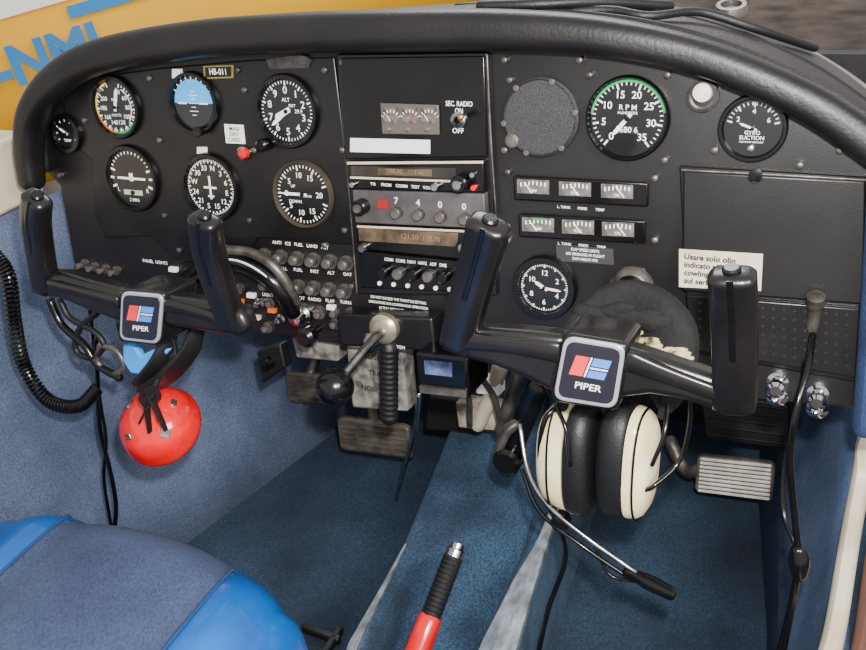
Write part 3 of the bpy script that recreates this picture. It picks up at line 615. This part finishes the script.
# ================================================================ PEDALS
def pedal(q, d, label, m1, m2, arm, n=9, rr=.0018):
    cu = sum(a for a, b in q)/4; cv = sum(b for a, b in q)/4
    t = thing('rudder_pedal', label, 'pedal', P(cu, cv, d), 'rudder pedals')
    G().slab(rq(q, .12, 3), d-.012, d).make('pedal_plate', m1, t, bevel=.003)
    g = G()
    for i in range(n):
        f = (i+.6)/(n+.2); a = [q[0][k]+(q[3][k]-q[0][k])*f for k in (0, 1)]; b = [q[1][k]+(q[2][k]-q[1][k])*f for k in (0, 1)]
        g.sweep([(*(P(a[0]+(b[0]-a[0])*.06, a[1]+(b[1]-a[1])*.06, d+.001)), rr, rr), (*(P(a[0]+(b[0]-a[0])*.94, a[1]+(b[1]-a[1])*.94, d+.001)), rr, rr)], 1, 6)
    g.make('tread_ribs', m2, t); G().tube([P(*arm[0], d-.01), P(*arm[1], d-.03), P(*arm[2], d-.05)], .009).make('pedal_arm', GREYM, t)
PM = mat('pedal_brown', (104, 96, 88), .5, .3, c2=(60, 54, 48), scale=40)
PRIB = mat('pedal_rib_bright', (225, 220, 212), .3, .3, c2=(190, 184, 176))
pedal([(284, 372), (338, 377), (342, 408), (288, 402)], -.28, 'worn grey brown ribbed rudder pedal', PM, GREYM, ((310, 375), (318, 350), (322, 320)), 6)
pedal([(336, 417), (408, 427), (413, 460), (340, 450)], -.2, 'large worn ribbed rudder pedal', PM, GREYM, ((375, 425), (372, 400), (372, 370)), 6)
pedal([(697, 456), (775, 464), (773, 502), (694, 492)], -.28, 'chrome ribbed rudder pedal with black backing', PM, PRIB, ((700, 470), (685, 470), (670, 440)), 9, .0021)
pedal([(700, 392), (790, 405), (790, 450), (705, 440)], -.36, 'dark rudder pedal in the shadow of the footwell', RUBBER, RUBBER, ((745, 400), (745, 380), (745, 360)), 5)

# ================================================================ TUNNEL
zt = .13
tl = [Z(425, 425, zt), Z(398, 556, zt), Z(390, 574, zt), Z(374, 602, zt), Z(350, 645, zt), Z(320, 740, zt)]
tr = [Z(572, 440, zt), Z(556, 516, zt), Z(548, 542, zt), Z(534, 588, zt), Z(516, 650, zt), Z(485, 740, zt)]
tl[0] = V((tl[0].x, .44, zt)); tr[0] = V((tr[0].x, .44, zt))
vs = []; fs = []; WT = [.02, .02, .022, .032, .040, .044]
for k, (a, b) in enumerate(zip(tl, tr)):
    dz = [0, 0, -.04, -.065, -.07, -.07][k]; w_ = WT[k]
    vs += [V((a.x-.008, a.y, 0)), a, a+V((.012, 0, dz*.1)), a+V((.022, 0, dz)), b+V((-w_-.016, 0, dz)), b+V((-w_, 0, -.004)), b, V((b.x+.015, b.y, 0))]
for k in range(5):
    for j in range(7): q = k*8+j; fs.append((q, q+1, q+9, q+8))
t = thing('center_tunnel', 'blue carpeted center tunnel hump with metal edge trim', 'tunnel', V((tl[1].x+.1, tl[1].y, 0)))
CARP2 = mat('carpet_tunnel', (48, 74, 98), .97, c2=(20, 38, 58), scale=10, bump=1., bscale=700, detail=9, fib=(420, .55, 1.5, 1.), lo=.32, hi=.68)
ob = G().add(vs, fs).make('carpet_cover', CARP2, t, bevel=.006)
SCUFF = mat('scuffed_metal', (150, 156, 162), .45, .4, c2=(96, 104, 114), scale=25, bump=.2, detail=10, fib=(160, .6, 1.1, 1.), st=(1, .3, 1))
G().prism([tl[1]+V((.0, .02, .003)), tl[1]+V((.003, .02, .003)), tl[3]+V((.006, 0, .003)), tl[4]+V((.010, 0, .003)), tl[5]+V((.010, 0, .003)), tl[5]+V((-.002, 0, .003)), tl[4]+V((-.002, 0, .003)), tl[3]+V((-.001, 0, .003))], V((0, 0, -.012))).make('edge_trim', SCUFF, t, bevel=.001)
G().prism([tr[1]+V((-.010, .0, .004)), tr[1]+V((.001, .012, .004)), tr[2]+V((.001, 0, .004)), tr[3]+V((.001, 0, .004)), tr[4]+V((.001, 0, .004)), tr[5]+V((.001, 0, .004)),
           tr[5]+V((-.042, 0, .003)), tr[4]+V((-.038, 0, .003)), tr[3]+V((-.026, 0, .003)), tr[2]+V((-.013, 0, .003))], V((0, 0, -.012))).make('edge_trim', SCUFF, t, bevel=.001)
t = thing('flap_lever', 'black ribbed flap hand lever with silver tip and red sleeve', 'lever', Z(430, 610, .13))
a, b = Z(456, 550, .20), Z(418, 650, .13); pts = []
n = 26
for i in range(n): f = .07+.58*i/(n-1); p = a.lerp(b, f); r = .0118 if i % 2 else .0106; pts.append((*p, r, r))
G().sweep(pts, 2, 16).make('grip', RUBBER, t)
G().lathe(a.lerp(b, .05), a-b, [(.0105, -.01), (.0105, .006), (.008, .008), (.008, .013), (0, .014)], 18).make('release_button', SILVER, t)
G().sweep([(*a.lerp(b, .70), .0125, .0125), (*a.lerp(b, 1.3), .014, .014)], 3, 16, .8).make('sleeve', RED, t)
t = thing('seat_rail', 'dark metal seat rail on the floor', 'rail', Z(320, 630))
G().sweep([(*Z(305, 628, .008), .005, .006), (*Z(338, 640, .008), .005, .006)], 2, 8, .5, up=V((0, 0, 1))).make('cross_bar', RUBBER, t)
G().sweep([(*Z(340, 630, .008), .005, .006), (*Z(318, 665, .008), .005, .006)], 2, 8, .5, up=V((0, 0, 1))).make('rail', RUBBER, t)

# ================================================================ SEAT
t = thing('pilot_seat', 'aircraft seat with grey blue woven centre and bright blue vinyl bolsters', 'seat', V((-.2, -.55, .02)))
SX = -.205
def seatz(x):
    s = (x-SX)/.18; z = .300+.014*max(0, 1-(s/.62)**2)
    if abs(s) > .55: z += .010*math.sin(min(1, (abs(s)-.55)/.4)*pi)
    return z
def yfront(x):
    s = (x-SX)/.18; return -.262-.045*max(0, s)**2.5-.02*max(0, -s)**3
def shell(x0, x1, nx, m, name, endL, endR):
    vs = []; fs = []; R_ = .05
    prof = [(0, -.13), (0, -R_)]+[(-R_+R_*cos(pi/2*k/10), -R_+R_*sin(pi/2*k/10)) for k in range(1, 11)]+[(-R_-.6*k/8, 0) for k in range(1, 9)]
    xs = [x0+(x1-x0)*i/nx for i in range(nx+1)]; rows_ = []
    if endL: rows_ += [(x0-.035*sin(a), 1-cos(a)) for a in [pi/2*k/8 for k in range(8, 0, -1)]]
    rows_ += [(x, 0) for x in xs]
    if endR: rows_ += [(x1+.030*sin(a), 1-cos(a)) for a in [pi/2*k/8 for k in range(1, 9)]]
    for x, dn in rows_:
        xc = max(-.385, min(-.035, x)); z0 = seatz(xc); y0 = yfront(xc)
        for py, pz in prof: vs.append(V((x, y0+py-.035*dn*(1 if py > -.06 else .0), max(z0-.13, z0+pz-.04*dn))))
    m_ = len(prof)
    for i in range(len(rows_)-1):
        for j in range(m_-1): q = i*m_+j; fs.append((q, q+m_, q+m_+1, q+1))
    return G().add(vs, fs).make(name, m, t, smooth=60)
shell(-.316, -.095, 20, FABRIC, 'centre_cushion', False, False)
shell(-.385, -.316, 10, BLUEV, 'side_bolster', True, False)
shell(-.095, -.035, 10, BLUEV, 'side_bolster', False, True)
PIP = mat('piping_blue', (24, 56, 100), .5)
for x in (-.316, -.095):
    z = seatz(x); y = yfront(x)
    G().tube([V((x, y+.001, z-.10)), V((x, y+.001, z-.05)), V((x, y-.015, z-.014)), V((x, y-.05, z+.0005)), V((x, y-.3, z+.0005)), V((x, y-.6, z+.0005))], .0018).make('seam_piping', PIP, t)
G().box(V((-.2, -.60, .13)), V((.16, 0, 0)), V((0, .26, 0)), V((0, 0, .035))).make('seat_frame', GREYM, t, bevel=.005)
for x in (-.35, -.07):
    for y in (-.4, -.84): G().tube([V((x, y, .14)), V((x, y, .0))], .012).make('seat_leg', GREYM, t)

# ================================================================ RED FLOAT + KEYS
dk = .15; o = P(161, 426, dk); r = M(161, 426, 35, dk)
t = thing('hanging_red_float', 'shiny round red plastic float with silver label patches', 'float', o)
ax = (C-o).normalized(); ax = (ax*.75+V((-.35, 0, .25))).normalized()
prof = [(0, -r*.75)]+[(r*.97*sin(a), -r*.75*cos(a)) for a in [pi/2*k/8 for k in range(1, 8)]]+[(r, -.003), (r*1.01, 0), (r, .003)]+[(r*.97*cos(a), .003+r*.82*sin(a)) for a in [pi/2*k/12 for k in range(1, 12)]]+[(0, .003+r*.82)]
G().lathe(o, ax, prof, 48).make('shell', RED, t)
x_ = ax.cross(V((0, 0, 1))).normalized(); y_ = x_.cross(ax)
for a, b, w, h in ((.10, .62, .17, .08), (-.52, -.42, .11, .10), (.58, .30, .09, .11), (-.58, .35, .07, .10), (.40, -.52, .10, .07)):
    n_ = (x_*a+y_*b+ax*math.sqrt(max(0, 1-a*a-b*b))*.85); n2 = n_.normalized(); tx = n2.cross(y_).normalized(); ty = tx.cross(n2)
    G().box(o+n_*r*.975+ax*.003, tx*w*r, ty*h*r, n2*.0015).make('label_patch', SILVER, t, bevel=.0005)
t = thing('blue_tag', 'bright blue plastic key tag hanging from the yoke', 'key tag', P(142, 360, dk+.01))
G().slab([(122, 345), (134, 346), (140, 356), (156, 348), (168, 350), (160, 366), (144, 376), (130, 374), (122, 362)], dk, dk+.010).make('tag', mat('tag_blue', (50, 150, 240), .35, emit=.1), t, bevel=.003)
t = thing('key_ring', 'black strap and keys hanging from the yoke', 'keys', P(160, 370, dk))
G().sweep([(*P(198, 325, dk), .004, .009), (*P(190, 350, dk+.01), .004, .012), (*P(168, 376, dk+.015), .004, .014), (*P(146, 390, dk+.012), .004, .012)], 6, 10, .6).make('strap', RUBBER, t)
G().sweep([(*P(170, 335, dk), .004, .009), (*P(158, 362, dk+.012), .004, .010), (*P(140, 384, dk+.012), .004, .010)], 6, 10, .6).make('strap', RUBBER, t)
G().tube([P(172, 335, dk), P(175, 355, dk), P(160, 375, dk+.02), P(150, 400, dk+.045)], .003).make('cord', RUBBER, t)
KEYM = mat('key_dark', (60, 52, 50), .4, .7)
for k, (a, b, c_, d_) in enumerate(((150, 396, 166, 430), (146, 400, 150, 432), (154, 394, 140, 422))):
    dq = dk+.05
    G().lathe(P(a, b, dq), N, [(.009, -.001), (.009, .001), (.004, .001), (.004, -.001)], 16).make('key_head', KEYM, t)
    G().sweep([(*P(a, b, dq), .005, .0012), (*P((a+c_)/2, (b+d_)/2, dq), .004, .0012), (*P(c_, d_, dq-.002), .003, .0012)], 4, 8, .5).make('key', KEYM, t)
t = thing('paracord_loops', 'tangled dark cord loops hanging below the yoke', 'cord', P(75, 325, dk))
G().tube([P(60, 300, dk), P(70, 318, dk), P(92, 330, dk), (P(104, 345, dk)), P(92, 358, dk), P(76, 350, dk), P(80, 328, dk), P(100, 310, dk), P(95, 300, dk)], .0035).make('cord', RUBBER, t)
G().tube([P(50, 300, dk), P(62, 325, dk), P(84, 345, dk), P(98, 365, dk), P(120, 378, dk)], .0045).make('cord', SMOOTHB, t)
G().tube([P(100, 345, dk), P(116, 350, dk), P(124, 366, dk), P(112, 374, dk), P(98, 362, dk), P(100, 345, dk)], .0035).make('ring', GREYM, t)
t = thing('side_pocket_latch', 'small black latch plate in the footwell side', 'latch', P(270, 362, -.05))
G().slab([(256, 352), (280, 344), (285, 368), (262, 384)], -.07, -.05).make('plate', RUBBER, t, bevel=.003); G().lathe(P(270, 362, -.05), N, [(.008, 0), (.008, .012), (0, .014)], 14).make('knob', SMOOTHB, t)

# ================================================================ CORDS
def coil(path, R_, r_, turns):
    q = cr([tuple(p) for p in path], 40); c = [V(p) for p in q]
    L = len(c); pts = []; tot = turns*10
    T0 = (c[1]-c[0]).normalized(); S = T0.cross(V((0, 0, 1))).normalized()
    for i in range(tot+1):
        f = i/tot*(L-1); k = min(int(f), L-2); p = c[k].lerp(c[k+1], f-k); T = (c[k+1]-c[k]).normalized()
        S = (S-T*S.dot(T)).normalized(); B_ = T.cross(S); a = 2*pi*i/10
        pts.append(p+S*R_*cos(a)+B_*R_*sin(a))
    return pts
t = thing('coiled_cord', 'black coiled microphone cord looping below the yoke', 'cord', P(50, 400, .16))
cp = coil([P(-10, 250, .17), P(8, 275, .17), P(14, 320, .17), P(24, 365, .16), P(48, 400, .16), P(78, 406, .15), P(98, 388, .13)], .0068, .0021, 62)
G().tube(cp, .0021, 1, 6).make('coil', SMOOTHB, t)
t = thing('straight_cord', 'thin black cord hanging down against the side wall', 'cord', P(105, 450, .1))
G().tube([P(96, 340, .12), P(98, 390, .1), P(100, 430, .1), P(110, 470, .1), P(116, 505, .1), P(114, 535, .1)], .0028).make('cable', SMOOTHB, t)
G().tube([P(90, 310, .12), P(100, 400, .1), P(106, 440, .1), P(104, 480, .1), P(112, 530, .1)], .0022).make('cable', SMOOTHB, t)
t = thing('headset_jack_plug', 'silver and black jack plug with long black cable', 'cable', P(812, 320, .03))
G().lathe(P(815, 306, .02), V((0, -.3, 1)), [(0, -.05), (.004, -.05), (.006, -.03), (.0055, 0), (.008, .002), (.008, .012), (.004, .014), (0, .014)], 16).make('plug', GREYM, t)
G().tube([P(813, 335, .03), P(807, 370, .06), P(796, 410, .08), P(790, 460, .08), P(795, 520, .08), P(798, 560, .08), P(790, 610, .08), P(774, 670, .08)], .0032).make('cable', SMOOTHB, t)
G().tube([P(806, 360, .04), P(800, 400, .05), P(785, 460, .05), P(783, 510, .06), P(796, 548, .08), P(797, 580, .08), P(784, 650, .08), P(780, 690, .08)], .0028).make('cable', SMOOTHB, t)
G().sweep([(*P(798, 550, .085), .007, .007), (*P(799, 562, .085), .0095, .0095), (*P(799, 575, .085), .007, .007)], 4, 14).make('splitter', SMOOTHB, t)
for u, v in ((778, 386), (818, 398)):
    t = thing('jack_socket', 'chrome knurled jack socket below the glovebox', 'socket', P(u, v, 0), 'jack sockets')
    G().lathe(P(u, v-6, .0), N, [(.010, -.01), (.010, .006), (.006, .007), (.006, .016), (.008, .017), (.008, .024), (.005, .027), (0, .027)], 20).make('socket', CHROME, t)
    G().lathe(P(u, v+6, .0), N, [(.010, -.01), (.010, .012), (.006, .016), (.004, .017), (0, .012)], 20).make('socket_tip', CHROME, t)

# ================================================================ HEADSET
dh = .11; t = thing('headset', 'aviation headset with cream ear cups and black padded headband', 'headset', P(600, 460, dh))
def cup(u, v, w, h, thick, side, tilt, lean, cush):
    o = P(u, v, dh); ax = (PX*side*cos(tilt)+N*sin(tilt)).normalized(); up = (PU+PX*lean).normalized(); up = (up-ax*up.dot(ax)).normalized(); sd = ax.cross(up)
    def shell_(prof, ww, hh, m, nm, sgn=1, e=.8):
        g = G(); vs = []; fs = []; seg = 36
        for hgt, k in prof:
            for i in range(seg):
                a = 2*pi*i/seg; ca, sa = cos(a), sin(a)
                vs.append(o+ax*sgn*hgt+sd*ww*k*math.copysign(abs(ca)**e, ca)+up*hh*k*math.copysign(abs(sa)**e, sa))
        for r_ in range(len(prof)-1):
            for i in range(seg): j = (i+1) % seg; fs.append((r_*seg+i, r_*seg+j, (r_+1)*seg+j, (r_+1)*seg+i))
        fs.append(tuple(range(seg-1, -1, -1))); fs.append(tuple((len(prof)-1)*seg+i for i in range(seg)))
        return g.add(vs, fs).make(nm, m, t, smooth=50)
    shell_([(0, 1.), (thick*.15, 1.0), (thick*.45, .97), (thick*.7, .89), (thick*.88, .74), (thick*.97, .5), (thick, .12)], w, h, CREAM, 'ear_cup')
    c = cush
    shell_([(0, .9), (c*.1, 1.0), (c*.4, 1.04), (c*1.0, 1.06), (c*1.5, 1.02), (c*1.85, .91), (c*2, .78), (c*1.9, .55)], w, h, RUBBER, 'ear_cushion', -1)
    g = G(); pts = []
    for i in range(37):
        a = 2*pi*i/36; ca, sa = cos(a), sin(a); pts.append(o+ax*thick*.45+sd*w*.985*math.copysign(abs(ca)**.8, ca)+up*h*.985*math.copysign(abs(sa)**.8, sa))
    g.tube(pts, .0012, 1, 6).make('cup_seam', SMOOTHB, t)
    return o, ax
cup(573, 457, .030, .056, .032, -1, -.12, -.34, .0118)
cup(633, 462, .030, .056, .021, 1, .12, -.10, .0140)
HB = mat('headband_cloth', (15, 13, 14), .85, c2=(5, 5, 5), scale=60, bump=1., bscale=110)
top_ = [P(563, 408, dh+.01), P(568, 362, dh), P(592, 328, dh-.02), P(632, 314, dh-.03), P(668, 336, dh-.02), P(676, 385, dh), P(662, 415, dh)]
G().sweep([(*p, w, h_) for p, w, h_ in zip(top_, (.004, .016, .025, .032, .027, .012, .004), (.006, .010, .014, .010, .015, .010, .006))], 8, 18, .7, up=N).make('headband_pad', HB, t)
pts = [P(584, 400, dh-.01), P(598, 362, dh-.02), P(630, 345, dh-.03), P(660, 362, dh-.02), P(668, 400, dh-.01)]
G().sweep([(*p, w, .012) for p, w in zip(pts, (.012, .026, .034, .028, .012))], 8, 18, .8, up=N).make('inner_pad', HB, t)
g = G(); random.seed(8)
for k in range(14):
    u = 590+k*6+random.uniform(-3, 3); v = 318-7*sin(k/13*pi)+random.uniform(-4, 12); s_ = random.uniform(.008, .014)
    g.ell(P(u, v, dh-.014), (PX*s_*1.4, PU*s_*.8+PX*s_*random.uniform(-.5, .5), N*s_*.5), 12, 8, .9)
g.make('cloth_wrinkles', HB, t, kind='stuff')
FOAM = mat('torn_foam', (205, 188, 140), .95, c2=(60, 52, 40), scale=120, bump=1., bscale=250, lo=.36, hi=.55)
g = G(); random.seed(5)
for k in range(60):
    u = 616+k*1.15+random.uniform(-3, 3); v = 337+k*.42+random.uniform(-11, 8); s_ = random.uniform(.0022, .0048)
    g.ell(P(u, v, dh+.006+random.uniform(-.002, .002)), (PX*s_*1.8, PU*s_*.8+PX*s_*.6, N*s_*.5), 8, 6, .8)
g.make('torn_foam', FOAM, t, kind='stuff')
G().tube([P(556, 405, dh+.02), P(566, 430, dh+.032), P(570, 465, dh+.036)], .0020).make('wire_stirrup', SMOOTHB, t)
G().tube([P(668, 405, dh+.02), P(664, 435, dh+.035), P(652, 465, dh+.04)], .0020).make('wire_stirrup', SMOOTHB, t)
G().tube([P(688, 385, dh), P(690, 420, dh), P(680, 460, dh), P(655, 485, dh+.02), P(645, 490, dh+.02)], .0022).make('cable', SMOOTHB, t)
t = thing('headset_microphone_boom', 'thin metal microphone boom with black tip and trailing cable', 'microphone', P(600, 545, .12))
G().tube([P(520, 425, .08), P(528, 470, .1), P(548, 505, .12), P(590, 540, .13), P(635, 572, .13)], .0024).make('boom', SILVER, t)
G().tube([P(522, 470, .1), P(540, 512, .12), P(585, 548, .13), P(632, 580, .13)], .0022).make('boom', SMOOTHB, t)
G().sweep([(*P(628, 572, .13), .006, .006), (*P(636, 576, .13), .005, .005), (*P(650, 583, .13), .007, .006), (*P(672, 594, .13), .006, .005)], 4, 12, .6).make('microphone', SMOOTHB, t)
G().lathe(P(561, 521, .12), N, [(0, -.008), (.009, -.006), (.009, .006), (0, .008)], 16).make('joint', SMOOTHB, t)
G().tube([P(545, 500, .1), P(558, 525, .12), P(565, 560, .1), P(548, 610, .1), P(535, 670, .1)], .0028).make('cable', SMOOTHB, t)
G().tube([P(596, 548, .13), P(610, 575, .13), P(640, 582, .13)], .0018).make('cable', SMOOTHB, t)
G().tube([P(560, 405, .12), P(545, 420, .13), P(540, 455, .13), P(546, 495, .12), P(561, 521, .12)], .0026).make('boom', SMOOTHB, t)

# ================================================================ CAMERA, LIGHT
cam = bpy.data.cameras.new('camera'); co = bpy.data.objects.new('camera', cam); bpy.context.scene.collection.objects.link(co)
m = Matrix((( R2.x, U2.x, -F.x, C.x), (R2.y, U2.y, -F.y, C.y), (R2.z, U2.z, -F.z, C.z), (0, 0, 0, 1)))
co.matrix_world = m; cam.sensor_width = 36; cam.lens = 36*FP/866; cam.clip_start = .02; bpy.context.scene.camera = co
def light(kind, name, loc, tgt, e, size, col=(1, 1, 1)):
    l = bpy.data.lights.new(name, kind); l.energy = e; l.color = col
    if kind == 'AREA': l.shape = 'RECTANGLE'; l.size = size; l.size_y = size*.7
    else: l.shadow_soft_size = size
    o = bpy.data.objects.new(name, l); bpy.context.scene.collection.objects.link(o); o.location = loc
    o.rotation_euler = (V(tgt)-V(loc)).to_track_quat('-Z', 'Y').to_euler()
light('AREA', 'door_daylight', (1.5, -1.2, 1.7), (0, .1, .4), 52, .9, (1, .98, .95))
light('AREA', 'window_daylight', (-.3, 1.6, 2.0), (0, 0, .5), 32, 1.2, (.98, .98, 1))
light('POINT', 'camera_flash', C+U2*.07+R2*.03, (0, 0, 0), 66, .015, (1, .98, .95))
w = bpy.data.worlds.new('world'); bpy.context.scene.world = w; w.use_nodes = True
w.node_tree.nodes['Background'].inputs[0].default_value = (1, .98, .97, 1); w.node_tree.nodes['Background'].inputs[1].default_value = .85
